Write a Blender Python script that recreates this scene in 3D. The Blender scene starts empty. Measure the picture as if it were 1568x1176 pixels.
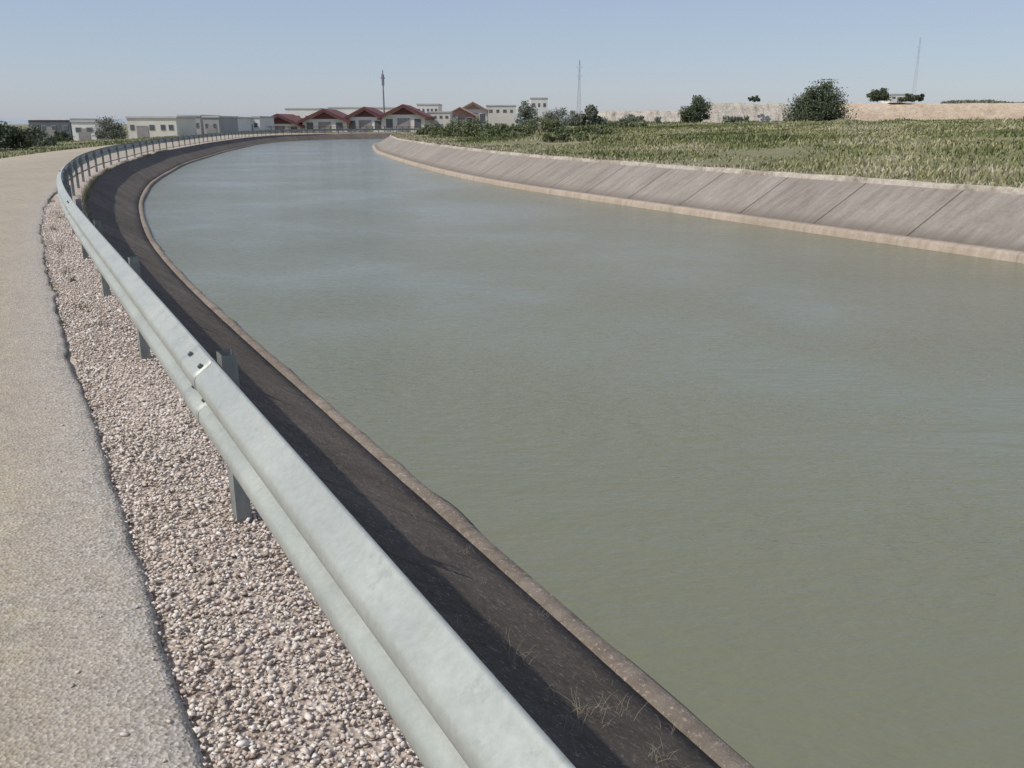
import bpy, math, random
import numpy as np
from mathutils import Vector
random.seed(3); rng=np.random.default_rng(7)
scene=bpy.context.scene
COL=scene.collection

# ------------------------------------------------------------------ helpers
def mesh_np(name, verts, faces, mat=None, uvs=None, smooth=False, parent=None):
    verts=np.asarray(verts,dtype=np.float32)
    me=bpy.data.meshes.new(name)
    if isinstance(faces,np.ndarray):
        n,k=faces.shape
        me.vertices.add(len(verts)); me.vertices.foreach_set("co",verts.ravel())
        me.loops.add(n*k); me.loops.foreach_set("vertex_index",faces.astype(np.int32).ravel())
        me.polygons.add(n)
        me.polygons.foreach_set("loop_start",np.arange(0,n*k,k,dtype=np.int32))
        me.update(calc_edges=True); me.validate()
    else:
        me.from_pydata([tuple(map(float,v)) for v in verts],[],faces)
    if uvs is not None:
        ul=me.uv_layers.new(name="UVMap")
        li=np.empty(len(me.loops),dtype=np.int32); me.loops.foreach_get("vertex_index",li)
        ul.data.foreach_set("uv",np.asarray(uvs,dtype=np.float32)[li].ravel())
    if smooth: me.polygons.foreach_set("use_smooth",[True]*len(me.polygons))
    ob=bpy.data.objects.new(name,me); COL.objects.link(ob)
    if mat: me.materials.append(mat)
    if parent: ob.parent=parent
    return ob

def empty(name):
    e=bpy.data.objects.new(name,None); COL.objects.link(e); return e

class B:
    def __init__(s): s.v=[]; s.f=[]
    def box(s,x0,x1,y0,y1,z0,z1):
        b=len(s.v); s.v+=[(x0,y0,z0),(x1,y0,z0),(x1,y1,z0),(x0,y1,z0),(x0,y0,z1),(x1,y0,z1),(x1,y1,z1),(x0,y1,z1)]
        s.f+=[tuple(b+i for i in q) for q in [(0,3,2,1),(4,5,6,7),(0,1,5,4),(1,2,6,5),(2,3,7,6),(3,0,4,7)]]
    def poly(s,pts):
        b=len(s.v); s.v+=list(pts); s.f.append(tuple(range(b,b+len(pts))))
    def tube(s,p,q,r0,r1,n=8):
        p=np.array(p,float);q=np.array(q,float);d=q-p;d/=np.linalg.norm(d)
        a=np.cross(d,[0.3,0.9,0.1]);a/=np.linalg.norm(a);c=np.cross(d,a)
        b=len(s.v)
        for P,r in((p,r0),(q,r1)):
            for i in range(n):
                t=2*math.pi*i/n; s.v.append(tuple(P+r*(math.cos(t)*a+math.sin(t)*c)))
        for i in range(n): s.f.append((b+i,b+(i+1)%n,b+n+(i+1)%n,b+n+i))
        s.f.append(tuple(b+n+i for i in range(n)))
    def make(s,name,mat,parent=None,smooth=False): return mesh_np(name,s.v,s.f,mat,parent=parent,smooth=smooth)

def new_mat(name,rough=0.85,metal=0.0,spec=0.3):
    m=bpy.data.materials.new(name); m.use_nodes=True
    nt=m.node_tree; bs=nt.nodes["Principled BSDF"]
    bs.inputs["Roughness"].default_value=rough; bs.inputs["Metallic"].default_value=metal
    bs.inputs["Specular IOR Level"].default_value=spec
    return m,nt,bs
def coords(nt,kind="Object",scale=(1,1,1)):
    tc=nt.nodes.new("ShaderNodeTexCoord"); mp=nt.nodes.new("ShaderNodeMapping")
    mp.inputs["Scale"].default_value=scale
    nt.links.new(tc.outputs[kind],mp.inputs["Vector"]); return mp.outputs["Vector"]
def noise(nt,vec,scale,detail=6,rough=0.6):
    n=nt.nodes.new("ShaderNodeTexNoise"); n.inputs["Scale"].default_value=scale
    n.inputs["Detail"].default_value=detail; n.inputs["Roughness"].default_value=rough
    nt.links.new(vec,n.inputs["Vector"]); return n.outputs["Fac"]
def ramp(nt,fac,stops):
    r=nt.nodes.new("ShaderNodeValToRGB"); el=r.color_ramp.elements
    while len(el)<len(stops): el.new(0.5)
    for e,(p,c) in zip(el,stops): e.position=p; e.color=(c[0],c[1],c[2],1)
    nt.links.new(fac,r.inputs["Fac"]); return r.outputs["Color"]
def mix(nt,fac,a,b,mode='MIX'):
    n=nt.nodes.new("ShaderNodeMix"); n.data_type='RGBA'; n.blend_type=mode
    if isinstance(fac,(int,float)): n.inputs[0].default_value=fac
    else: nt.links.new(fac,n.inputs[0])
    for s,i in((a,6),(b,7)):
        if isinstance(s,tuple): n.inputs[i].default_value=(*s[:3],1)
        else: nt.links.new(s,n.inputs[i])
    return n.outputs[2]
def math_n(nt,op,a,b=0.0,c=None):
    n=nt.nodes.new("ShaderNodeMath"); n.operation=op
    for i,s in enumerate((a,b) if c is None else (a,b,c)):
        if isinstance(s,(int,float)): n.inputs[i].default_value=s
        else: nt.links.new(s,n.inputs[i])
    return n.outputs[0]
def bump(nt,bs,h,strength,dist):
    b=nt.nodes.new("ShaderNodeBump"); b.inputs["Strength"].default_value=strength; b.inputs["Distance"].default_value=dist
    nt.links.new(h,b.inputs["Height"]); nt.links.new(b.outputs["Normal"],bs.inputs["Normal"])
def simple(name,c,rough=0.8,var=0.15,scale=2.0,metal=0.0,bmp=0.0):
    m,nt,bs=new_mat(name,rough,metal); v=coords(nt); f=noise(nt,v,scale)
    lo=tuple(x*(1-var) for x in c); hi=tuple(min(1,x*(1+var)) for x in c)
    nt.links.new(ramp(nt,f,[(0.3,lo),(0.7,hi)]),bs.inputs["Base Color"])
    if bmp: bump(nt,bs,f,0.5,bmp)
    return m
def island_mat(name,stops,scale=0.3,rough=0.8,amount=0.5,gain=2.2):
    m,nt,bs=new_mat(name,rough,spec=0.15); g=nt.nodes.new("ShaderNodeNewGeometry")
    v=coords(nt); n=noise(nt,v,scale,4)
    n=math_n(nt,'MULTIPLY_ADD',n,gain,.5-gain/2)
    f=math_n(nt,'ADD',math_n(nt,'MULTIPLY',n,1-amount),math_n(nt,'MULTIPLY',g.outputs["Random Per Island"],amount))
    nt.links.new(ramp(nt,f,stops),bs.inputs["Base Color"]); return m

# ------------------------------------------------------------------ curves
L_pts=[(20,-32),(10.5,-14.7),(4.7,-4.1),(.877,2.88),(.056,4.37),(-.88,6.08),(-2.73,9.40),(-4.62,12.85),(-7.48,18.5),(-11.5,28.0),(-14.9,37.8),(-19.5,54.5),(-24.8,79.7),(-29.6,108),(-31.0,125),(-28,141),(-18,152),(0,160),(60,174),(220,209)]
R_pts=[(36,-37.5),(27,-19.6),(18.2,-2.1),(9.2,15.6),(7.1,19.6),(4.0,26.1),(.2,34),(-2.8,42.5),(-6.6,56.4),(-11.3,76),(-14.8,97),(-16.2,113),(-14.8,127),(-8,138),(8,146),(60,158),(220,193)]
def resample(p,step):
    p=np.asarray(p,float); d=np.r_[0,np.cumsum(np.linalg.norm(np.diff(p,axis=0),axis=1))]
    s=np.arange(0,d[-1],step) if np.isscalar(step) else step
    return np.c_[np.interp(s,d,p[:,0]),np.interp(s,d,p[:,1])]
def smooth_curve(p,win=24,it=3):
    q=resample(p,0.25)
    k=np.ones(win*2+1)/(win*2+1)
    for _ in range(it):
        e=np.r_[np.repeat(q[:1],win,0)+(np.arange(-win,0)[:,None])*(q[1]-q[0]),q,np.repeat(q[-1:],win,0)+(np.arange(1,win+1)[:,None])*(q[-1]-q[-2])]
        q=np.c_[np.convolve(e[:,0],k,'valid'),np.convolve(e[:,1],k,'valid')]
    return q
Lc=smooth_curve(L_pts,10); Rc=smooth_curve(R_pts,12)
def arclen(p): return np.r_[0,np.cumsum(np.linalg.norm(np.diff(p,axis=0),axis=1))]
def normals(p):
    t=np.gradient(p,axis=0); t/=np.linalg.norm(t,axis=1)[:,None]
    return np.c_[-t[:,1],t[:,0]]
def off(p,d): return p+normals(p)*(d if np.isscalar(d) else np.asarray(d)[:,None])
Llen=arclen(Lc)[-1]; Rlen=arclen(Rc)[-1]
sN=arclen(Lc)[np.argmin(np.hypot(Lc[:,0]-.877,Lc[:,1]-2.88))]
Ls=resample(Lc,np.r_[np.arange(0,sN-3,0.5),np.arange(sN-3,sN+25,0.06),np.arange(sN+25,Llen,0.5)])
Rs=resample(Rc,0.3)

def sdist(P,line):
    out=np.empty(len(P)); a=line[:-1]; b=line[1:]; ab=b-a; l2=(ab**2).sum(1)
    for i in range(0,len(P),20000):
        q=P[i:i+20000][:,None,:]-a[None]
        t=np.clip((q*ab).sum(2)/l2,0,1)
        r=q-t[...,None]*ab; d=np.hypot(r[...,0],r[...,1]); j=d.argmin(1); k=np.arange(len(j))
        cr=ab[j,0]*q[k,j,1]-ab[j,1]*q[k,j,0]
        out[i:i+20000]=d[k,j]*np.sign(cr)
    return out
Lk=resample(Lc,3.0); Rk=resample(Rc,3.0)
def sst(x): x=np.clip(x,0,1); return x*x*(3-2*x)
ZW=-0.80
def ground_z(P):
    dL=sdist(P,Lk); dR=-sdist(P,Rk)
    x,y=P[:,0],P[:,1]
    z=np.full(len(P),-2.2)
    wob=0.10*np.sin(x*.31+1.3)*np.sin(y*.23)+0.06*np.sin(x*.9)*np.sin(y*.7+2)
    zl=np.where(dL>1.25,-0.06-1.0*sst((dL-8.5)/25)+wob*sst((dL-8)/6),-0.06-1.3*(1.25-dL))
    zr=np.where(dR>1.9,0.24+1.15*sst((dR-2)/32)+0.5*sst((x-15)/60)+wob*sst((dR-2.2)/4),0.24-1.3*(1.9-dR))
    z=np.where(dL>0,np.maximum(zl,-2.2),z); z=np.where(dR>0,np.maximum(zr,-2.2),z)
    return z,dL,dR

# ------------------------------------------------------------------ ground sheet
def axis(lo,hi,step,far,flo):
    a=list(np.arange(lo,hi+1e-6,step)); s=step
    b=a[-1]
    while b<far: s*=1.18; b+=s; a.append(b)
    s=step; b=a[0]; pre=[]
    while b>flo: s*=1.18; b-=s; pre.append(b)
    return np.array(pre[::-1]+a)
gx=axis(-40,24,0.6,4000,-4000); gy=axis(-6,172,0.7,5000,-400)
X,Y=np.meshgrid(gx,gy); P=np.c_[X.ravel(),Y.ravel()]
z,_,_=ground_z(P)
nx,ny=len(gx),len(gy); idx=np.arange(nx*ny).reshape(ny,nx)
F=np.c_[idx[:-1,:-1].ravel(),idx[:-1,1:].ravel(),idx[1:,1:].ravel(),idx[1:,:-1].ravel()]
m,nt,bs=new_mat("ground_mat",0.95,spec=0.1); v=coords(nt)
n1=noise(nt,v,0.14,5); n2=noise(nt,v,2.2,8,0.75)
c=mix(nt,0.5,ramp(nt,n1,[(0.35,(.15,.165,.075)),(0.52,(.23,.215,.125)),(0.68,(.34,.30,.205))]),ramp(nt,n2,[(0.35,(.11,.12,.06)),(0.7,(.33,.29,.20))]))
nt.links.new(c,bs.inputs["Base Color"]); bump(nt,bs,n2,0.8,0.12)
mesh_np("ground",np.c_[P,z],F,m,smooth=True)

# ------------------------------------------------------------------ lofted strips
def loft(name,base,prof,mat,side=1,jit=None,smooth=False,zj=None):
    N=len(base); nrm=normals(base)*side; vs=[];uv=[];s=arclen(base)
    cum=0
    for k,(o,zz) in enumerate(prof):
        if k: cum+=math.hypot(prof[k][0]-prof[k-1][0],prof[k][1]-prof[k-1][1])
        oo=np.full(N,float(o))
        if jit is not None and k in jit: oo=oo+jit[k]
        p=base+nrm*oo[:,None]; zc=np.full(N,float(zz))
        if zj is not None and k in zj: zc=zc+zj[k]
        vs.append(np.c_[p,zc]); uv.append(np.c_[s,np.full(N,cum)])
    K=len(prof); V=np.concatenate(vs); U=np.concatenate(uv)
    i=np.arange(N-1); fs=[]
    for k in range(K-1):
        a=k*N+i; b=(k+1)*N+i
        fs.append(np.c_[a,b,b+1,a+1] if side==-1 else np.c_[a,a+1,b+1,b])
    return mesh_np(name,V,np.concatenate(fs),mat,uvs=U,smooth=smooth)
def snoise(n,k,amp):
    a=rng.normal(size=n); w=np.hanning(k*2+1); w/=np.sqrt((w**2).sum()); return amp*np.convolve(a,w,'same')

# road
m,nt,bs=new_mat("road_mat",0.9,spec=0.2); v=coords(nt)
vo=nt.nodes.new("ShaderNodeTexVoronoi"); vo.inputs["Scale"].default_value=80; nt.links.new(v,vo.inputs["Vector"])
n1=noise(nt,v,0.7,6); n3=noise(nt,v,6,5)
sp=nt.nodes.new("ShaderNodeSeparateColor"); nt.links.new(vo.outputs["Color"],sp.inputs[0])
c=ramp(nt,sp.outputs[0],[(0.0,(.17,.14,.105)),(0.3,(.32,.275,.21)),(0.75,(.43,.375,.295)),(1.0,(.60,.555,.49))])
c=mix(nt,0.45,c,ramp(nt,n1,[(0.35,(.34,.285,.21)),(0.65,(.46,.385,.285))]))
c=mix(nt,0.22,c,ramp(nt,n3,[(0.35,(.22,.20,.165)),(0.65,(.49,.42,.33))]))
uvn=nt.nodes.new("ShaderNodeUVMap"); us=nt.nodes.new("ShaderNodeSeparateXYZ"); nt.links.new(uvn.outputs[0],us.inputs[0])
edge=math_n(nt,'MULTIPLY_ADD',n3,0.5,us.outputs[1])
ef=nt.nodes.new("ShaderNodeMapRange"); nt.links.new(edge,ef.inputs[0]); ef.inputs[1].default_value=0.35; ef.inputs[2].default_value=0.75; ef.inputs[3].default_value=0.6; ef.inputs[4].default_value=0
c=mix(nt,ef.outputs[0],c,ramp(nt,sp.outputs[1],[(0,(.18,.165,.15)),(0.5,(.39,.36,.33)),(1,(.58,.55,.51))]))
nt.links.new(c,bs.inputs["Base Color"]); bump(nt,bs,vo.outputs["Distance"],0.8,0.007)
j=snoise(len(Ls),4,.009)+snoise(len(Ls),25,.014)
loft("road",Ls,[(1.955,-.03),(1.94,.010),(1.975,.020),(2.05,.024),(2.6,.025),(4.6,.05),(7.2,.02),(7.4,-.08)],m,1,jit={0:j,1:j,2:j,3:j})

# gravel verge bed
m_bed,nt,bs=new_mat("gravel_bed_mat",0.95,spec=0.1); v=coords(nt)
vo=nt.nodes.new("ShaderNodeTexVoronoi"); vo.inputs["Scale"].default_value=60; nt.links.new(v,vo.inputs["Vector"])
sp=nt.nodes.new("ShaderNodeSeparateColor"); nt.links.new(vo.outputs["Color"],sp.inputs[0])
n3=noise(nt,v,4,5)
c=mix(nt,0.35,ramp(nt,sp.outputs[0],[(0,(.26,.205,.165)),(0.4,(.48,.40,.335)),(0.8,(.62,.54,.47)),(1,(.70,.65,.59))]),ramp(nt,n3,[(0.35,(.28,.22,.175)),(0.65,(.54,.46,.39))]))
nt.links.new(c,bs.inputs["Base Color"]); bump(nt,bs,vo.outputs["Distance"],1,0.012)
zj=snoise(len(Ls),20,.004)
loft("gravel_verge",Ls,[(1.98,-.018),(1.7,-.004),(1.4,-.008),(1.26,-.03),(1.2,-.12)],m_bed,1,zj={1:zj,2:zj})

def lining_mat(name,lo,mid,hi,panel,line=0.5,speck=.35,stain=None,streak=.4,bd=.03):
    m,nt,bs=new_mat(name,0.92,spec=0.15); v=coords(nt)
    n1=noise(nt,v,0.9,8,0.7); n2=noise(nt,v,11,9,0.78); n3=noise(nt,v,38,5,.75)
    uvn=nt.nodes.new("ShaderNodeUVMap"); us=nt.nodes.new("ShaderNodeSeparateXYZ"); nt.links.new(uvn.outputs[0],us.inputs[0])
    mpv=nt.nodes.new("ShaderNodeMapping"); mpv.inputs["Scale"].default_value=(2.2,.3,1); nt.links.new(uvn.outputs[0],mpv.inputs[0])
    st=noise(nt,mpv.outputs[0],2.0,7,.72)
    c=ramp(nt,n1,[(0.3,lo),(0.5,mid),(0.7,hi)])
    c=mix(nt,0.5,c,ramp(nt,n2,[(0.35,lo),(0.52,mid),(0.7,hi)]))
    c=mix(nt,streak,c,ramp(nt,st,[(0.38,lo),(0.62,hi)]))
    spk=ramp(nt,n3,[(0.56,(0,0,0)),(0.64,(1,1,1))])
    c=mix(nt,math_n(nt,'MULTIPLY',spk,speck),c,tuple(min(1,x*1.9) for x in hi))
    if stain:
        a=math_n(nt,'MULTIPLY_ADD',n2,.6,us.outputs[1])
        mr=nt.nodes.new("ShaderNodeMapRange"); nt.links.new(a,mr.inputs[0]); mr.inputs[1].default_value=stain[0]; mr.inputs[2].default_value=stain[1]; mr.inputs[3].default_value=0; mr.inputs[4].default_value=.8
        c=mix(nt,mr.outputs[0],c,tuple(x*.75 for x in lo))
    pid=math_n(nt,'FLOOR',math_n(nt,'DIVIDE',us.outputs[0],panel))
    wn=nt.nodes.new("ShaderNodeTexWhiteNoise"); wn.noise_dimensions='1D'; nt.links.new(pid,wn.inputs["W"])
    c=mix(nt,math_n(nt,'MULTIPLY',wn.outputs[0],.28),c,lo)
    fr=math_n(nt,'PINGPONG',us.outputs[0],panel/2)
    wob=math_n(nt,'MULTIPLY',n2,0.045)
    jn=math_n(nt,'LESS_THAN',fr,wob)
    c=mix(nt,math_n(nt,'MULTIPLY',jn,line),c,(.05,.04,.035))
    nt.links.new(c,bs.inputs["Base Color"]); bump(nt,bs,math_n(nt,'SUBTRACT',math_n(nt,'ADD',n2,math_n(nt,'MULTIPLY',n3,.4)),math_n(nt,'MULTIPLY',jn,0.4)),0.8,bd)
    return m
m_dark=lining_mat("shade_tinted_lining_mat",(.060,.050,.041),(.15,.125,.105),(.27,.23,.195),3.0,.3,.6,None,.15,.05)  # left bank's shade painted in as darker brown, with mottling and light speckle
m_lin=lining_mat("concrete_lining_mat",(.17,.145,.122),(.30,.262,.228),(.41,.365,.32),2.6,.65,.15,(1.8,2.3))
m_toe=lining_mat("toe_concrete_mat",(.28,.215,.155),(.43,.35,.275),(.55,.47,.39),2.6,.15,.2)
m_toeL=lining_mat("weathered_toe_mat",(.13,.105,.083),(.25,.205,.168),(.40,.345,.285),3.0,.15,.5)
nL_=len(Ls); zr_=rng.normal(size=nL_)*.006
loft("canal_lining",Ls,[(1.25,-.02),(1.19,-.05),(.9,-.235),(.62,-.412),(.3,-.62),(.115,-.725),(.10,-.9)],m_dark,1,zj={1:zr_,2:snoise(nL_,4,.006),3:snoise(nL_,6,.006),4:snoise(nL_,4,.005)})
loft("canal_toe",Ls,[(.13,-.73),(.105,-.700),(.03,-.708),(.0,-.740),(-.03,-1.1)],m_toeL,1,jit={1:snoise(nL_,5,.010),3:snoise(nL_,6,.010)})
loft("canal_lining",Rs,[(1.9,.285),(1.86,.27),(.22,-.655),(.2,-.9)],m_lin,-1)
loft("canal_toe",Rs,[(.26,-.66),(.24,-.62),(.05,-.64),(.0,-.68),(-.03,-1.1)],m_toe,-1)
j1=snoise(len(Rs),3,.05); j2=snoise(len(Rs),2,.016)
m_cop,nt,bs=new_mat("coping_mat",.92,spec=.1); v=coords(nt); a=noise(nt,v,.8,6,.7); b_=noise(nt,v,7,6,.7)
c=mix(nt,.5,ramp(nt,a,[(.42,(.20,.17,.125)),(.54,(.50,.44,.36))]),ramp(nt,b_,[(.35,(.20,.165,.13)),(.65,(.56,.51,.43))]))
nt.links.new(c,bs.inputs["Base Color"]); bump(nt,bs,b_,.7,.04)
loft("canal_coping",Rs,[(1.80,.21),(1.83,.335),(1.90,.35),(2.12,.35),(2.25,.18)],m_cop,-1,jit={1:j2,3:j1},zj={1:j2,2:snoise(len(Rs),3,.016)})

# ------------------------------------------------------------------ water
N=900
wl=resample(Lc,np.linspace(0,Llen*.9999,N)); wr=resample(Rc,np.linspace(0,Rlen*.9999,N))
V=np.r_[np.c_[wl,np.full(N,ZW)],np.c_[wr,np.full(N,ZW)]]; i=np.arange(N-1)
m,nt,bs=new_mat("water_mat",0.14,spec=0.5); bs.inputs["IOR"].default_value=1.33
v=coords(nt); mp=nt.nodes.new("ShaderNodeMapping"); mp.inputs["Rotation"].default_value=(0,0,math.radians(8)); mp.inputs["Scale"].default_value=(1.0,2.6,1); nt.links.new(v,mp.inputs[0])
big=noise(nt,v,0.09,3)
nt.links.new(ramp(nt,big,[(0.35,(.168,.172,.113)),(0.65,(.186,.188,.127))]),bs.inputs["Base Color"])
w0=noise(nt,mp.outputs[0],1.1,2,.4); w1=noise(nt,mp.outputs[0],4.6,3,.5); w2=noise(nt,mp.outputs[0],13,2,.5)
patch=ramp(nt,noise(nt,v,.22,3),[(.38,(.25,.25,.25)),(.62,(1,1,1))])
h=math_n(nt,'ADD',math_n(nt,'MULTIPLY',math_n(nt,'ADD',w1,math_n(nt,'MULTIPLY',w2,0.3)),patch),math_n(nt,'MULTIPLY',w0,.7))
bump(nt,bs,h,0.6,0.065)
mesh_np("canal_water",V,np.c_[i,i+N,i+N+1,i+1],m,smooth=True)

# ------------------------------------------------------------------ guardrail
m_gal,nt,bs=new_mat("galvanised_steel",0.5,metal=0.25,spec=0.45); v=coords(nt)
n1=noise(nt,v,2.2,6,.65); n2=noise(nt,v,45,4,.7); n4=noise(nt,v,9,7,.75)
c=mix(nt,0.3,ramp(nt,n1,[(0.3,(.34,.36,.33)),(0.7,(.455,.475,.435))]),ramp(nt,n2,[(0.3,(.27,.28,.255)),(0.7,(.51,.52,.48))]))
c=mix(nt,ramp(nt,n4,[(.57,(0,0,0)),(.72,(.55,.55,.55))]),c,(.22,.21,.18))
nt.links.new(c,bs.inputs["Base Color"]); nt.links.new(ramp(nt,n1,[(0.3,(.42,.42,.42)),(0.7,(.62,.62,.62))]),bs.inputs["Roughness"])
bump(nt,bs,n2,0.08,0.003)
m_post=simple("post_steel",(.25,.26,.24),.6,.3,8,metal=.2)
m_bolt=simple("bolt_steel",(.16,.16,.15),.5,.2,30,metal=.5)
guard=empty("guardrail")
RO=1.495; BO=1.552
prof0=[(0.0,.715),(.012,.712),(.018,.700),(.055,.672),(.078,.655),(.082,.640),(.082,.612),(.078,.597),(.052,.577),(.012,.560),(.006,.553),(.006,.543),(.012,.536),(.052,.519),(.078,.499),(.082,.484),(.082,.456),(.078,.441),(.055,.424),(.018,.396),(.012,.384),(0.0,.381)]
prof=[(a,.55+(b-.548)*.90) for a,b in prof0]
Lg=resample(Lc,np.r_[np.arange(sN-8,sN+20,0.25),np.arange(sN+20,Llen-5,0.6)])
ob=loft("beam",Lg,[(BO+a,b) for a,b in prof],m_gal,1,smooth=True); ob.parent=guard
sol=ob.modifiers.new("t",'SOLIDIFY'); sol.thickness=.004; sol.offset=0
Pc=off(Lc,RO); s0=arclen(Pc); nP=normals(Lc); sLc=arclen(Lc)
s_first=s0[np.argmin(np.hypot(Pc[:,0]+1.19,Pc[:,1]-3.45))]
posts=B(); spacers=B(); bolts=B(); splices=[]
k=-3
while True:
    s=s_first+2.76*k-(.45 if k<0 else 0)
    if s>s0[-1]-8: break
    i=np.searchsorted(s0,s); c0=Pc[i]; n=nP[i]; t=np.array([n[1],-n[0]])
    lean=random.uniform(-.008,.008)
    def P3(a,b,z):
        q=c0+n*a+t*(b+lean*z*5); return (q[0],q[1],z)
    pts=[(.03,-.05),(.03,.05),(-.03,.05),(-.03,.03),(-.025,.03),(-.025,.045),(.025,.045),(.025,-.045),(-.025,-.045),(-.025,-.03),(-.03,-.03),(-.03,-.05)]
    b0=len(posts.v); top=.715
    for zz in(-.3,top): posts.v+= [P3(a,b,zz) for a,b in pts]
    m_=len(pts)
    for q in range(m_): posts.f.append((b0+q,b0+(q+1)%m_,b0+m_+(q+1)%m_,b0+m_+q))
    b0=len(spacers.v)
    for zz in(.46,.64): spacers.v+=[P3(a,b,zz) for a,b in((.032,-.045),(.032,.045),(.056,.04),(.056,-.04))]
    for q in range(4): spacers.f.append((b0+q,b0+(q+1)%4,b0+4+(q+1)%4,b0+4+q))
    a0=BO-RO
    bolts.tube(P3(a0+.006,0,.55),P3(a0+.024,0,.55),.016,.014,6)
    if k%3==0 and s<s_first+60: splices.append(sLc[i])
    k+=1
posts.make("posts",m_post,guard); spacers.make("spacers",m_post,guard)
for s in splices:
    s=s+.10
    st=np.linspace(s-.16,s+.16,5); base=np.c_[np.interp(st,sLc,Lc[:,0]),np.interp(st,sLc,Lc[:,1])]
    o=loft("splice",base,[(BO+a+.005,b+(.001 if b>.5 else -.001)) for a,b in prof],m_gal,1,smooth=True); o.parent=guard
    sm=o.modifiers.new("t",'SOLIDIFY'); sm.thickness=.003
    for ds in(-.11,.11):
        bi=np.array([np.interp(s+ds,sLc,Lc[:,0]),np.interp(s+ds,sLc,Lc[:,1])]); nn=nP[np.searchsorted(sLc,s)]
        for (a,zz) in((.044,.672),(.042,.567),(.042,.533),(.044,.428)):
            p=bi+nn*(BO+a+.002); sg=1 if zz in(.672,.533) else -1
            bolts.tube((p[0],p[1],zz),(p[0]+nn[0]*.010,p[1]+nn[1]*.010,zz+.010*sg),.012,.010,6)
bolts.make("bolts",m_bolt,guard)

# ------------------------------------------------------------------ crushed stone on the verge
lc=sLc; nnL=normals(Lc); nnR=normals(Rc)
def along_L(ss,o):
    return np.c_[np.interp(ss,lc,Lc[:,0]),np.interp(ss,lc,Lc[:,1])]+np.c_[np.interp(ss,lc,nnL[:,0]),np.interp(ss,lc,nnL[:,1])]*np.asarray(o)[:,None]
cub=np.array([(-1,-1,-1),(1,-1,-1),(1,1,-1),(-1,1,-1),(-1,-1,1),(1,-1,1),(1,1,1),(-1,1,1)],float)*.72
cuf=np.array([(0,2,1),(0,3,2),(4,5,6),(4,6,7),(0,1,5),(0,5,4),(1,2,6),(1,6,5),(2,3,7),(2,7,6),(3,0,4),(3,4,7)])
n=42000
u=rng.random(n)**1.6; ss=sN-2.5+u*21
oo=1.94-rng.random(n)*.72
stray=rng.random(n)<.010; oo[stray]+=rng.random(stray.sum())**2*.5
p=along_L(ss,oo)
sz=rng.uniform(.0045,.0098,n)*(1+.6*(rng.random(n)<.10))*(1+u*.5)
sz=np.where(oo>2.0,sz*.7,sz)
R=rng.normal(size=(n,3,3)); Qm,_=np.linalg.qr(R)
top=np.where(cub[None,:,2:3]>0,rng.uniform(.35,1.0,(n,1,2)),1.0)
vv=np.repeat(cub[None],n,0)+rng.uniform(-.33,.33,(n,8,3)); vv[...,:2]*=np.broadcast_to(top,(n,8,2))
vv=vv*sz[:,None,None]*np.stack([rng.uniform(.8,1.6,n),rng.uniform(.7,1.2,n),rng.uniform(.4,.85,n)],1)[:,None,:]
vv=np.einsum('nij,nkj->nki',Qm,vv); vv[...,2]*=.7
vv[...,0]+=p[:,0,None]; vv[...,1]+=p[:,1,None]; vv[...,2]+=(np.where(oo>1.97,.027,rng.uniform(-.004,.009,n)))[:,None]
ff=(cuf[None]+(np.arange(n)*8)[:,None,None]).reshape(-1,3)
m=island_mat("gravel_mat",[(0.0,(.29,.225,.18)),(0.2,(.48,.395,.33)),(0.5,(.62,.53,.455)),(0.75,(.70,.62,.545)),(1,(.80,.76,.70))],1.5,.85,.85)
mesh_np("gravel",vv.reshape(-1,3),ff,m)

# ------------------------------------------------------------------ grasses
def blades(name,p,z,h,w,mat,lean=.35):
    n=len(p); a=rng.random(n)*2*math.pi; b=rng.random(n)*2*math.pi
    dx=np.c_[np.cos(a),np.sin(a)]*w[:,None]/2; ln=np.c_[np.cos(b),np.sin(b)]*(h*lean*rng.random(n))[:,None]
    v0=np.c_[p-dx,z-.03]; v1=np.c_[p+dx,z-.03]
    v2=np.c_[p+ln*.4+dx*.7,z+h*.6]; v3=np.c_[p+ln*.4-dx*.7,z+h*.6]; v4=np.c_[p+ln,z+h]
    V=np.stack([v0,v1,v2,v3,v4],1).reshape(-1,3); i=np.arange(n)*5
    F=np.concatenate([np.stack([i,i+1,i+2],1),np.stack([i,i+2,i+3],1),np.stack([i+3,i+2,i+4],1)])
    return mesh_np(name,V,F,mat)
_ph=rng.random((14,3))*6.28; _ang=rng.random(14)*3.14
def clump(x,y,f,ph0=0):
    s=0
    for k in range(14):
        fr=f*(.5+.33*k); s=s+np.sin((x*np.cos(_ang[k])+y*np.sin(_ang[k]))*fr+_ph[k,0]+ph0)/(1+.25*k)
    return np.clip(.5+s*.14,0,1)
m_grass=island_mat("field_grass_mat",[(0.0,(.085,.10,.04)),(0.28,(.14,.165,.065)),(0.48,(.21,.225,.10)),(0.66,(.33,.31,.165)),(0.95,(.48,.44,.32))],.13,.85,.4,4.2)
m_dry=island_mat("dry_grass_mat",[(0.1,(.19,.18,.10)),(0.5,(.36,.32,.20)),(0.9,(.60,.56,.44))],.8,.9,.6)
lr=arclen(Rc)
sR0=lr[np.argmin(np.hypot(Rc[:,0]-18,Rc[:,1]+2))]; sR1=lr[np.argmin(np.hypot(Rc[:,0]-(-14.8),Rc[:,1]-127))]
def along_R(ss,d):
    return np.c_[np.interp(ss,lr,Rc[:,0]),np.interp(ss,lr,Rc[:,1])]-np.c_[np.interp(ss,lr,nnR[:,0]),np.interp(ss,lr,nnR[:,1])]*np.asarray(d)[:,None]
n=380000
ss=sR0+rng.random(n)*(sR1-sR0); d=2.3+rng.random(n)**1.7*75
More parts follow.
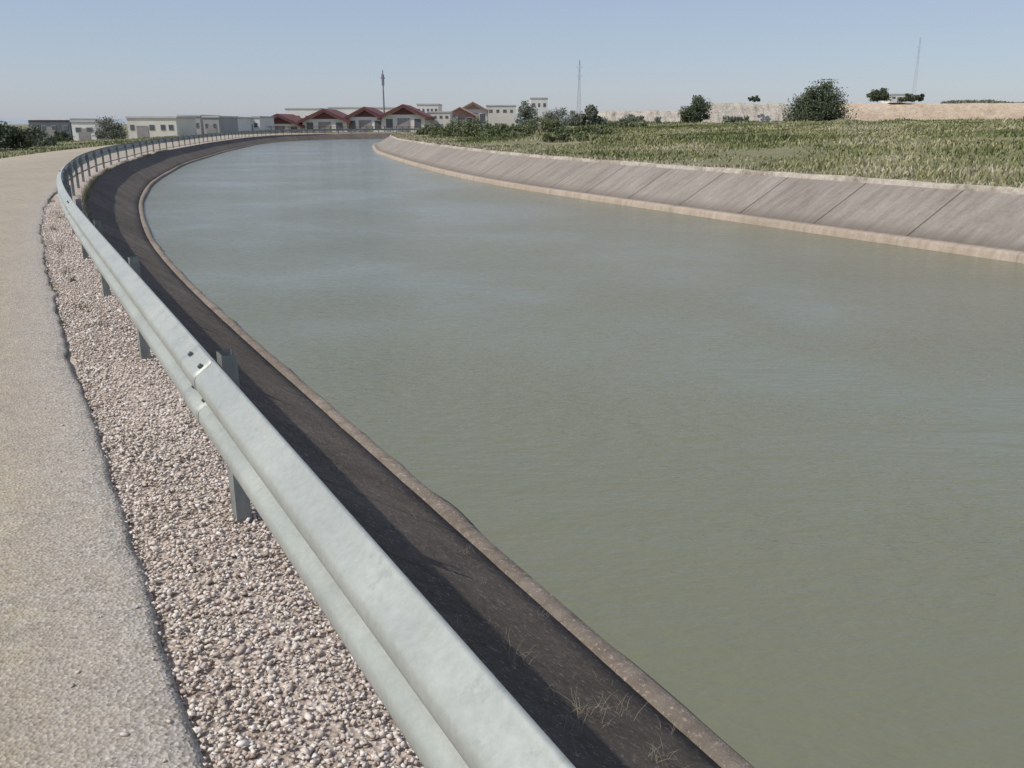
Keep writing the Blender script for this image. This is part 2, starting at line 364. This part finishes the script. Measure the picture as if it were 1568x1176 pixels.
p=along_R(ss,d); z,dl,dr=ground_z(p); D=np.hypot(p[:,0],p[:,1])
cl=clump(p[:,0],p[:,1],.35)
ok=(dr>2.25)&(p[:,1]>4)&(cl+.45*rng.random(n)>.56); p=p[ok];z=z[ok];dr=dr[ok];D=D[ok];cl=cl[ok]; n=len(p)
h=(.03+.22*np.clip(cl-.25,0,1)*rng.random(n)+.09*rng.random(n))*np.clip(dr/5,.6,1.0)
cl2=clump(p[:,0]+50,p[:,1],.5,1.0); h*=1+1.3*np.clip(cl2-.64,0,1)*6*rng.random(n)
w=.016+.0012*D
blades("field_grass",p,z,h,w,m_grass,1.1)
n=50000
ss=sR0+rng.random(n)*(sR1-sR0); d=1.98+np.abs(rng.normal(size=n))*1.0
p=along_R(ss,d); z,dl,dr=ground_z(p); z=np.where(d<2.12,np.maximum(z,.33),z); D=np.hypot(p[:,0],p[:,1]); cl=clump(p[:,0],p[:,1],.9,2)
ok=(cl+rng.random(n)*.5>.66)&(dr>1.9); p=p[ok];z=z[ok];cl=cl[ok];D=D[ok]
blades("dry_grass_edge",p,z,.05+.2*cl*rng.random(len(p)),.010+.0009*D,m_dry,1.2)
n=9000; ss=sN-2+rng.random(n)*60; o=1.19+np.abs(rng.normal(size=n))*.09
p=along_L(ss,o); cl=clump(p[:,0],p[:,1],1.0,1); ok=cl+rng.random(n)*.3>.66; p=p[ok]
m_weed=island_mat("weed_mat",[(0.2,(.09,.10,.05)),(0.5,(.17,.165,.09)),(0.8,(.32,.28,.19))],1,.9,.6)
blades("verge_weeds",p,np.full(len(p),-.04),.05+.10*rng.random(len(p)),np.full(len(p),.006),m_weed,1.2)
n=2600; ss=sN+1+rng.random(n)**1.3*30; o=1.94+rng.normal(size=n)*.018; p=along_L(ss,o); cl=clump(p[:,0]*3,p[:,1]*3,1.3,4)
ok=cl+rng.random(n)*.15>.66; p=p[ok]
blades("joint_weeds",p,np.full(len(p),-.01),.02+.05*rng.random(len(p)),np.full(len(p),.006),m_weed,1.3)
tp=[];th=[]
for k_ in (2,3,4,5,6,7):
    for q_ in range(2):
        c0=along_L(np.array([sN+.75+2.76*k_*.98+rng.normal()*.5]),[1.68+rng.normal()*.10])[0]
        m_n=int(rng.integers(15,50)); tp.append(c0+rng.normal(size=(m_n,2))*rng.uniform(.02,.06)); th.append(.02+.07*rng.random(m_n))
tp=np.concatenate(tp); th=np.concatenate(th)
blades("weed_tufts",tp,np.full(len(tp),0.0),th,np.full(len(tp),.006),m_weed,1.3)
n=26000; ss=sN+15+rng.random(n)*150; o=7.6+rng.random(n)**1.5*45
p=along_L(ss,o); z,_,_=ground_z(p); D=np.hypot(p[:,0],p[:,1]); cl=clump(p[:,0],p[:,1],.4)
blades("roadside_grass",p,z,.06+.2*cl*rng.random(n),.02+.001*D,m_grass,.7)
bw=B()
def sprig(x,y,z,n,h):
    for _ in range(n):
        a=random.uniform(0,6.28); l=random.uniform(.2,.9); p=(x+random.uniform(-.05,.05),y+random.uniform(-.05,.05),z); hh=h*random.uniform(.4,1)
        for sgm in range(3):
            r=hh/3*l*(1+sgm*.5); q=(p[0]+math.cos(a)*r,p[1]+math.sin(a)*r,p[2]+hh/3*(1-.2*sgm)); bw.tube(p,q,.0011-.0003*sgm,.0009-.0003*sgm,4); p=q; a+=random.uniform(-.6,.6)
spots=[(.15,.62,18,.11),(.45,.75,16,.10),(-.1,.5,18,.12),(0,.8,14,.11),(.25,.4,12,.10),(.6,.9,12,.08),(7.6,.25,7,.26),(8.0,.3,5,.2),(.2,.2,6,.10)]
for _ in range(60): spots.append((random.uniform(-.3,9),random.uniform(.2,1.15),random.randint(4,9),random.uniform(.02,.06)))
for s_,o_,n_,h_ in spots:
    p=along_L(np.array([sN+s_]),[o_])[0]; zz=-.05-(1.19-o_)*.64
    sprig(p[0],p[1],zz,n_,h_)
bw.make("dry_weeds",simple("twig_mat",(.27,.235,.18),.9,.3,20))

# ------------------------------------------------------------------ trees and shrubs
m_bark=simple("bark_mat",(.13,.105,.08),.9,.3,6)
m_leaf=island_mat("leaf_mat",[(0.1,(.065,.08,.048)),(0.5,(.10,.118,.07)),(0.9,(.15,.17,.105))],.8,.8,.6)
m_leaf2=island_mat("shrub_leaf_mat",[(0.1,(.10,.125,.06)),(0.5,(.155,.18,.09)),(0.9,(.23,.24,.14))],.8,.8,.6)
m_leaf3=island_mat("olive_leaf_mat",[(0.1,(.12,.135,.10)),(0.5,(.17,.185,.135)),(0.9,(.23,.24,.18))],.8,.8,.6)
def tree(name,x,y,w,h,zb=None,trunk=.3,leaf=.2,nl=4500,mat=None,ncl=26,dome=False):
    if zb is None: zb=float(ground_z(np.array([[x,y]],float))[0][0])
    e=empty(name); e.location=(x,y,zb)
    ch=h*(1-trunk); cz=h*trunk+ch*.48
    cs=[]; b=B(); r0=max(.05,h*.03)
    b.tube((0,0,-.2),(w*.02,0,h*trunk),r0,r0*.7,8)
    for k in range(ncl):
        a=rng.random()*6.28; rr=rng.uniform(.5,1.0)
        if dome:
            el=math.asin(rng.uniform(0,1)); c=np.array([math.cos(a)*math.cos(el)*w*.42*rr,math.sin(a)*math.cos(el)*w*.42*rr,h*.12+math.sin(el)*h*.74*rr*rng.uniform(.85,1.1)])
        else:
            el=math.asin(rng.uniform(-.75,1)); c=np.array([math.cos(a)*math.cos(el)*w*.40*rr,math.sin(a)*math.cos(el)*w*.40*rr,cz+math.sin(el)*ch*.42*rr])
        cs.append(c)
        if k%3==0:
            mid=(c[0]*.4,c[1]*.4,h*trunk+(c[2]-h*trunk)*.5); b.tube((w*.02,0,h*trunk*.9),mid,r0*.45,r0*.25,5); b.tube(mid,tuple(c),r0*.25,r0*.06,5)
    b.make("trunk",m_bark,e)
    cs=np.array(cs); pick=rng.integers(0,ncl,nl); sg=rng.uniform(.045,.115,ncl)*min(w,ch*1.4)
    g=np.clip(rng.normal(size=(nl,3)),-1.7,1.7)
    P=cs[pick]+g*sg[pick][:,None]*np.array([1,1,.8])
    P[:,2]=np.maximum(P[:,2],.03*h)
    A=rng.normal(size=(nl,3)); A/=np.linalg.norm(A,axis=1)[:,None]; Bv=np.cross(A,rng.normal(size=(nl,3))); Bv/=np.linalg.norm(Bv,axis=1)[:,None]
    l=leaf*rng.uniform(.6,1.4,nl)[:,None]
    V=np.stack([P-A*l,P+Bv*l*.5,P+A*l,P-Bv*l*.5],1).reshape(-1,3); i=np.arange(nl)*4
    mesh_np("crown",V,np.stack([i,i+1,i+2,i+3],1),mat or m_leaf,parent=e)
    return e
def at(u,Yd): return (u-784)*Yd/1408.0
tree("olive_tree",at(1247,125),125,8.4,6.2,trunk=.06,leaf=.13,nl=20000,zb=1.1,ncl=55,dome=True)
tree("olive_tree",at(1062,150),150,5.6,5.2,trunk=.06,leaf=.14,nl=9000,zb=1.2,ncl=34,dome=True)
tree("round_tree",at(1337,245),245,7.0,4.0,zb=7.0,trunk=.1,leaf=.22,nl=5000,dome=True)
tree("round_tree",at(1392,250),250,8.5,2.6,zb=7.0,trunk=.1,leaf=.22,nl=4500,dome=True)
tree("round_tree",at(1150,240),240,3.2,1.8,zb=6.8,trunk=.1,leaf=.2,nl=1500,dome=True)
for u_,Y_,w_,h_,mm in((805,170,5,6.0,m_leaf3),(850,175,7,5.6,m_leaf3),(922,150,3.0,5.4,m_leaf3),(905,105,2.6,2.6,m_leaf3),(880,180,6,4.6,m_leaf3),(775,150,5,3.6,m_leaf3),(960,170,5,3.4,m_leaf3)):
    tree("roadside_tree",at(u_,Y_),Y_,w_,h_,trunk=.12,leaf=.15,nl=4000,mat=mm,ncl=30,dome=True)
for u_,Y_,w_,h_ in((700,88,6,1.7),(735,80,6,1.8),(780,72,7,1.6),(830,85,6,1.7),(660,100,4,1.2),(905,70,5,1.0),(960,90,6,.8),(870,58,4,.7)):
    tree("shrub",at(u_,Y_),Y_,w_,h_,trunk=.02,leaf=.08,nl=4500,mat=m_leaf2,ncl=30,dome=True)
for u_,Y_,w_,h_,mm in((18,62,4.5,2.2,m_leaf),(-45,60,6,2.6,m_leaf),(58,70,3.0,1.6,m_leaf3),(172,118,4.3,3.2,m_leaf3),(95,110,3,1.5,m_leaf)):
    tree("bush",at(u_,Y_),Y_,w_,h_,trunk=.03,leaf=.09,nl=6000,mat=mm,ncl=34,dome=True)

# ------------------------------------------------------------------ buildings
m_glass=simple("window_glass",(.12,.13,.14),.15,.2,1)
m_white=simple("white_wall",(.74,.72,.68),.85,.08,.4); m_cream=simple("cream_wall",(.70,.66,.57),.85,.08,.4)
m_grey=simple("grey_wall",(.38,.37,.365),.85,.12,.4); m_darkw=simple("dark_shed_wall",(.13,.14,.155),.8,.15,.4)
m_red=simple("red_roof_sheet",(.15,.062,.062),.75,.2,.6); m_tile=simple("terracotta_roof",(.44,.27,.21),.85,.2,1.2)
m_door=simple("metal_door",(.30,.28,.27),.6,.2,1); m_roofg=simple("flat_roof_mat",(.52,.51,.49),.9,.1,.5)
def flat_building(name,x0,x1,y,dep,zb,zt,wall,nwin=4,rows=1,doorx=.5,par=.25):
    e=empty(name); b=B(); b.box(x0,x1,y,y+dep,zb,zt); b.make("walls",wall,e)
    r=B(); r.box(x0-.12,x1+.12,y-.12,y+dep+.12,zt+.002,zt+par); r.make("roof_parapet",m_roofg if wall!=m_darkw else m_white,e)
    w=B(); f=B(); W=x1-x0; H=(zt-zb)/rows
    for rr in range(rows):
        for i in range(nwin):
            cx=x0+W*(i+.5+random.uniform(-.12,.12))/nwin; ww=min(.4,W/nwin*.2)*random.uniform(.7,1.2); z0=zb+H*rr+H*.54; z1=zb+H*rr+H*.73
            if abs((i+.5)/nwin-doorx)<.5/nwin and rr==0: continue
            f.box(cx-ww-.06,cx+ww+.06,y-.05,y-.003,z0-.06,z1+.06); w.box(cx-ww,cx+ww,y-.07,y-.052,z0,z1)
    f.make("window_frames",m_grey,e); w.make("windows",m_glass,e)
    d=B(); dx=x0+W*doorx; d.box(dx-.8,dx+.8,y-.06,y-.003,zb,zb+min(2.4,(zt-zb)*.7)); d.make("door",m_door,e)
    return e
def gable(name,cx,y,w,dep,zb,ze,zp,wall,roof,ov=.8,fascia=.55):
    e=empty(name); b=B(); h=w/2
    b.poly([(cx-h,y,zb),(cx+h,y,zb),(cx+h,y,ze),(cx,y,zp-.2),(cx-h,y,ze)]); b.poly([(cx+h,y+dep,zb),(cx-h,y+dep,zb),(cx-h,y+dep,ze),(cx,y+dep,zp-.2),(cx+h,y+dep,ze)])
    b.poly([(cx-h,y+dep,zb),(cx-h,y,zb),(cx-h,y,ze),(cx-h,y+dep,ze)]); b.poly([(cx+h,y,zb),(cx+h,y+dep,zb),(cx+h,y+dep,ze),(cx+h,y,ze)])
    b.make("walls",wall,e)
    r=B(); k=(zp-ze)/h; ho=h+ov
    for sg in(-1,1):
        P=[(cx,zp),(cx+sg*ho,zp-k*ho),(cx+sg*ho,zp-k*ho-fascia),(cx,zp-fascia)]
        y0=y-ov;y1=y+dep+ov; base=len(r.v)
        r.v+=[(a,y0,c_) for a,c_ in P]+[(a,y1,c_) for a,c_ in P]
        r.f+=[(base,base+1,base+2,base+3),(base+4,base+7,base+6,base+5),(base,base+4,base+5,base+1),(base+1,base+5,base+6,base+2),(base+2,base+6,base+7,base+3)]
    r.make("roof",roof,e)
    d=B(); w_=B(); fr=B()
    d.box(cx-1.2,cx+1.2,y-.07,y-.003,zb,zb+(ze-zb)*.85)
    for sx in(-.33,.33):
        f0=cx+sx*w; fr.box(f0-.75,f0+.75,y-.05,y-.003,zb+(ze-zb)*.4,zb+(ze-zb)*.85); w_.box(f0-.65,f0+.65,y-.07,y-.052,zb+(ze-zb)*.43,zb+(ze-zb)*.82)
    d.make("door",m_door,e); fr.make("window_frames",m_white,e); w_.make("windows",m_glass,e)
    b2=B(); b2.poly([(cx-h*.62,y-.02,ze+.0),(cx+h*.62,y-.02,ze+.0),(cx,y-.02,zp-.65)]); b2.make("gable_panel",roof,e)
    return e
flat_building("dark_warehouse",at(48,140),at(111,140),140,10,-1.1,2.0,m_darkw,4)
flat_building("white_building",at(113,128),at(149,128),128,6,-1.1,1.7,m_white,2)
flat_building("cream_building",at(198,128),at(273,128),128,8,-1.1,2.2,m_cream,5,1,.3)
flat_building("grey_warehouse",at(277,150),at(310,150),150,10,-1.1,2.6,m_grey,2)
flat_building("grey_warehouse",at(314,146),at(338,146),146,10,-1.1,2.4,m_grey,2)
flat_building("white_building",at(342,155),at(362,155),155,10,-1.1,2.3,m_white,2)
flat_building("white_building",at(365,165),at(400,165),165,10,-1.1,2.5,m_white,3)
for u_,zp,w_ in((425,3.3,9.0),(497,4.2,8.6),(558,4.6,7.6),(620,5.0,8.2)):
    gable("red_roof_house",at(u_,178),178+random.uniform(-2,2),w_,12,-1.2,zp-1.9,zp,m_cream if w_!=7.6 else m_white,m_red,fascia=.55)
flat_building("white_warehouse",at(440,225),at(492,225),225,20,-1,4.8,m_white,4)
flat_building("white_warehouse",at(505,235),at(560,235),235,20,-1,5.2,m_white,3)
flat_building("white_warehouse",at(565,225),at(610,225),225,20,-1,5.0,m_cream,4)
flat_building("apartment_block",at(640,215),at(672,215),215,12,-1,5.6,m_white,5,2)
flat_building("apartment_block",at(655,190),at(690,190),190,8,-1,3.6,m_cream,4,2)
gable("tiled_roof_house",at(705,200),200,6,9,-1,3.4,4.9,m_tile,m_tile,fascia=.2)
gable("tiled_roof_house",at(725,215),215,6.5,9,-1,4.6,6.3,m_cream,m_tile,fascia=.2)
flat_building("white_building",at(675,195),at(700,195),195,8,-1,2.6,m_white,3)
flat_building("white_building",at(745,230),at(790,230),230,8,-1,5.6,m_cream,4,2)
flat_building("white_building",at(812,240),at(838,240),240,8,-1,7.6,m_white,3,2)
flat_building("white_building",at(1355,262),at(1385,262),262,6,7,9.2,m_white,3)
fb=B(); x=at(385,172); xe=at(640,172); yy=170
while x<xe:
    fb.box(x-.06,x+.06,yy-.06,yy+.06,-1.1,1.0); x+=1.1
fb.box(at(385,172),xe,yy-.03,yy+.03,.82,.92); fb.box(at(385,172),xe,yy-.03,yy+.03,-.1,0.0)
fb.make("red_fence",m_red)

# ------------------------------------------------------------------ far earth banks
def ridge(name,x0,x1,y,dep,zt,mat,seed,zb=-1.2,rough=1.0,endn=12):
    r=np.random.default_rng(seed); nx_,ny_=160,20
    ts=np.linspace(0,1,ny_); xs=np.linspace(x0,x1,nx_)
    hx=np.ones(nx_)
    for f in(1,2.3,5,11,23): hx+= .05*rough/f**.6*np.sin(np.linspace(0,6.28*f,nx_)+r.random()*6)
    endf=sst(np.minimum(np.arange(nx_),np.arange(nx_)[::-1])/endn)
    V=[]; kk=np.ones(5)/5
    for k,t in enumerate(ts):
        g=np.convolve(r.normal(size=nx_),kk,'same')*.05*rough
        yo=np.convolve(r.normal(size=nx_),kk,'same')*1.2*rough
        zz=zb+(zt-zb)*sst(t*1.7)*hx*endf*(1+g)
        V.append(np.c_[xs,y+t*dep+yo,zz])
    V=np.concatenate(V); idx=np.arange(nx_*ny_).reshape(ny_,nx_)
    F=np.c_[idx[:-1,:-1].ravel(),idx[:-1,1:].ravel(),idx[1:,1:].ravel(),idx[1:,:-1].ravel()]
    return mesh_np(name,V,F,mat,smooth=True)
def earth(name,a,b_,c_,sc):
    m,nt,bs=new_mat(name,.95,spec=.1); v=coords(nt,scale=(1,1,2.2)); n1=noise(nt,v,sc,8,.7); n2=noise(nt,v,sc*6,6,.7)
    c=mix(nt,.45,ramp(nt,n1,[(.35,a),(.5,b_),(.65,c_)]),ramp(nt,n2,[(.38,a),(.6,c_)])); nt.links.new(c,bs.inputs["Base Color"]); bump(nt,bs,n2,.9,.6); return m
m_e1=earth("sandy_earth",(.40,.30,.21),(.55,.43,.31),(.64,.53,.41),.12); m_e2=earth("pale_rock",(.33,.29,.23),(.52,.46,.38),(.66,.61,.53),.3); m_far=simple("far_hill_mat",(.30,.34,.38),1,.15,.02)
ridge("earth_bank",at(1265,250),at(1900,250),250,24,7.0,m_e1,1,rough=.25)
ridge("rock_bank",at(1030,235),at(1275,235),235,22,6.7,m_e2,2,rough=.5,endn=40)
ridge("rock_bank",at(880,260),at(1110,260),260,22,4.9,m_e2,5,rough=.6,endn=35)
ridge("distant_hill",-1500,-300,1500,300,8,m_far,7,rough=.5)
ridge("distant_hill",-400,900,1600,300,14,m_far,8,rough=.5)
ridge("distant_hill",500,2500,1500,300,34,m_far,9,rough=.4)
n=6000; xx=rng.uniform(at(1430,275),at(1700,275),n); P=np.c_[xx,270+rng.normal(size=n)*2,6.7+rng.random(n)*1.4*clump(xx,xx*0,.4)]
blades("distant_scrub",P[:,:2],P[:,2]-.5,np.full(n,.9),np.full(n,.5),m_leaf3,.3)
n=11000; xx=rng.uniform(at(860,232),at(1650,232),n); P=np.c_[xx,229+rng.normal(size=n)*2]
blades("field_edge_weeds",P,np.full(n,.8),.5+1.6*rng.random(n)*clump(xx,xx*0,.3),np.full(n,.4),m_leaf2,.4)
n=3000; xx=rng.uniform(at(920,240),at(1275,240),n); cl=clump(xx,xx*0,.5,2); ok=cl>.58; xx=xx[ok]; P=np.c_[xx,234+rng.random(len(xx))*3]
blades("rock_scrub",P,1.3+rng.random(len(xx))*1.4,.4+.5*rng.random(len(xx)),np.full(len(xx),.5),m_leaf3,.6)

# ------------------------------------------------------------------ poles
m_pole=simple("pole_mat",(.24,.24,.26),.8,.1,1); m_mast=simple("mast_mat",(.42,.44,.47),.7,.1,1)
b=B(); x=at(590,190); b.tube((x,190,-1.5),(x,190,11.8),.24,.11); b.box(x-.4,x+.4,189.7,190.3,10.2,10.4); b.box(x-.2,x+.2,189.5,189.8,8.9,11.0); b.box(x-.2,x+.2,190.2,190.5,8.9,11.0)
b.make("telecom_pole",m_pole)
def mast(name,x,y,zb,zt,wb,r):
    b=B(); n=10
    c=lambda k,s: (x+s[0]*wb*(1-.85*k/n)/2,y+s[1]*wb*(1-.85*k/n)/2,zb+(zt-zb)*k/n)
    S=[(-1,-1),(1,-1),(1,1),(-1,1)]
    for k in range(n):
        for q in range(4):
            b.tube(c(k,S[q]),c(k+1,S[q]),r,r,4); b.tube(c(k,S[q]),c(k+1,S[(q+1)%4]),r*.6,r*.6,4); b.tube(c(k,S[q]),c(k,S[(q+1)%4]),r*.6,r*.6,4)
    for zz in(.78,.9): b.tube((x-wb*.8,y,zb+(zt-zb)*zz),(x+wb*.8,y,zb+(zt-zb)*zz),r,r,4)
    b.make(name,m_mast)
mast("lattice_mast",at(885,260),260,-1,18.3,1.2,.05)
mast("lattice_mast",at(1390,420),420,0,38,1.8,.03)

# ------------------------------------------------------------------ light
el=math.radians(51); az=math.atan2(-.90,-.42)
sd=(math.sin(az)*math.cos(el),math.cos(az)*math.cos(el),math.sin(el))
ld=bpy.data.lights.new("sun","SUN"); ld.energy=3.6; ld.angle=math.radians(.6); ld.color=(1,.95,.87)
lo=bpy.data.objects.new("sun",ld); COL.objects.link(lo)
lo.rotation_euler=Vector(sd).to_track_quat('Z','Y').to_euler()
w=bpy.data.worlds.new("World"); scene.world=w; w.use_nodes=True; nt=w.node_tree
bg=nt.nodes["Background"]; sky=nt.nodes.new("ShaderNodeTexSky"); sky.sky_type='NISHITA'; sky.sun_disc=False
sky.sun_elevation=el; sky.sun_rotation=az; sky.air_density=1.0; sky.dust_density=0.5; sky.ozone_density=2.0
hz=mix(nt,.6,sky.outputs[0],(3.15,3.65,5.0))   # thin even haze
nt.links.new(hz,bg.inputs[0]); bg.inputs[1].default_value=.118

# ------------------------------------------------------------------ camera
cd=bpy.data.cameras.new("camera"); co=bpy.data.objects.new("camera",cd); COL.objects.link(co)
co.location=(0,0,1.6); co.rotation_euler=(math.radians(90-16.4),0,0); cd.lens=31.2; cd.sensor_width=36; cd.clip_start=.05; cd.clip_end=9000
scene.camera=co
scene.view_settings.view_transform='Standard'; scene.view_settings.look='None'; scene.view_settings.exposure=0
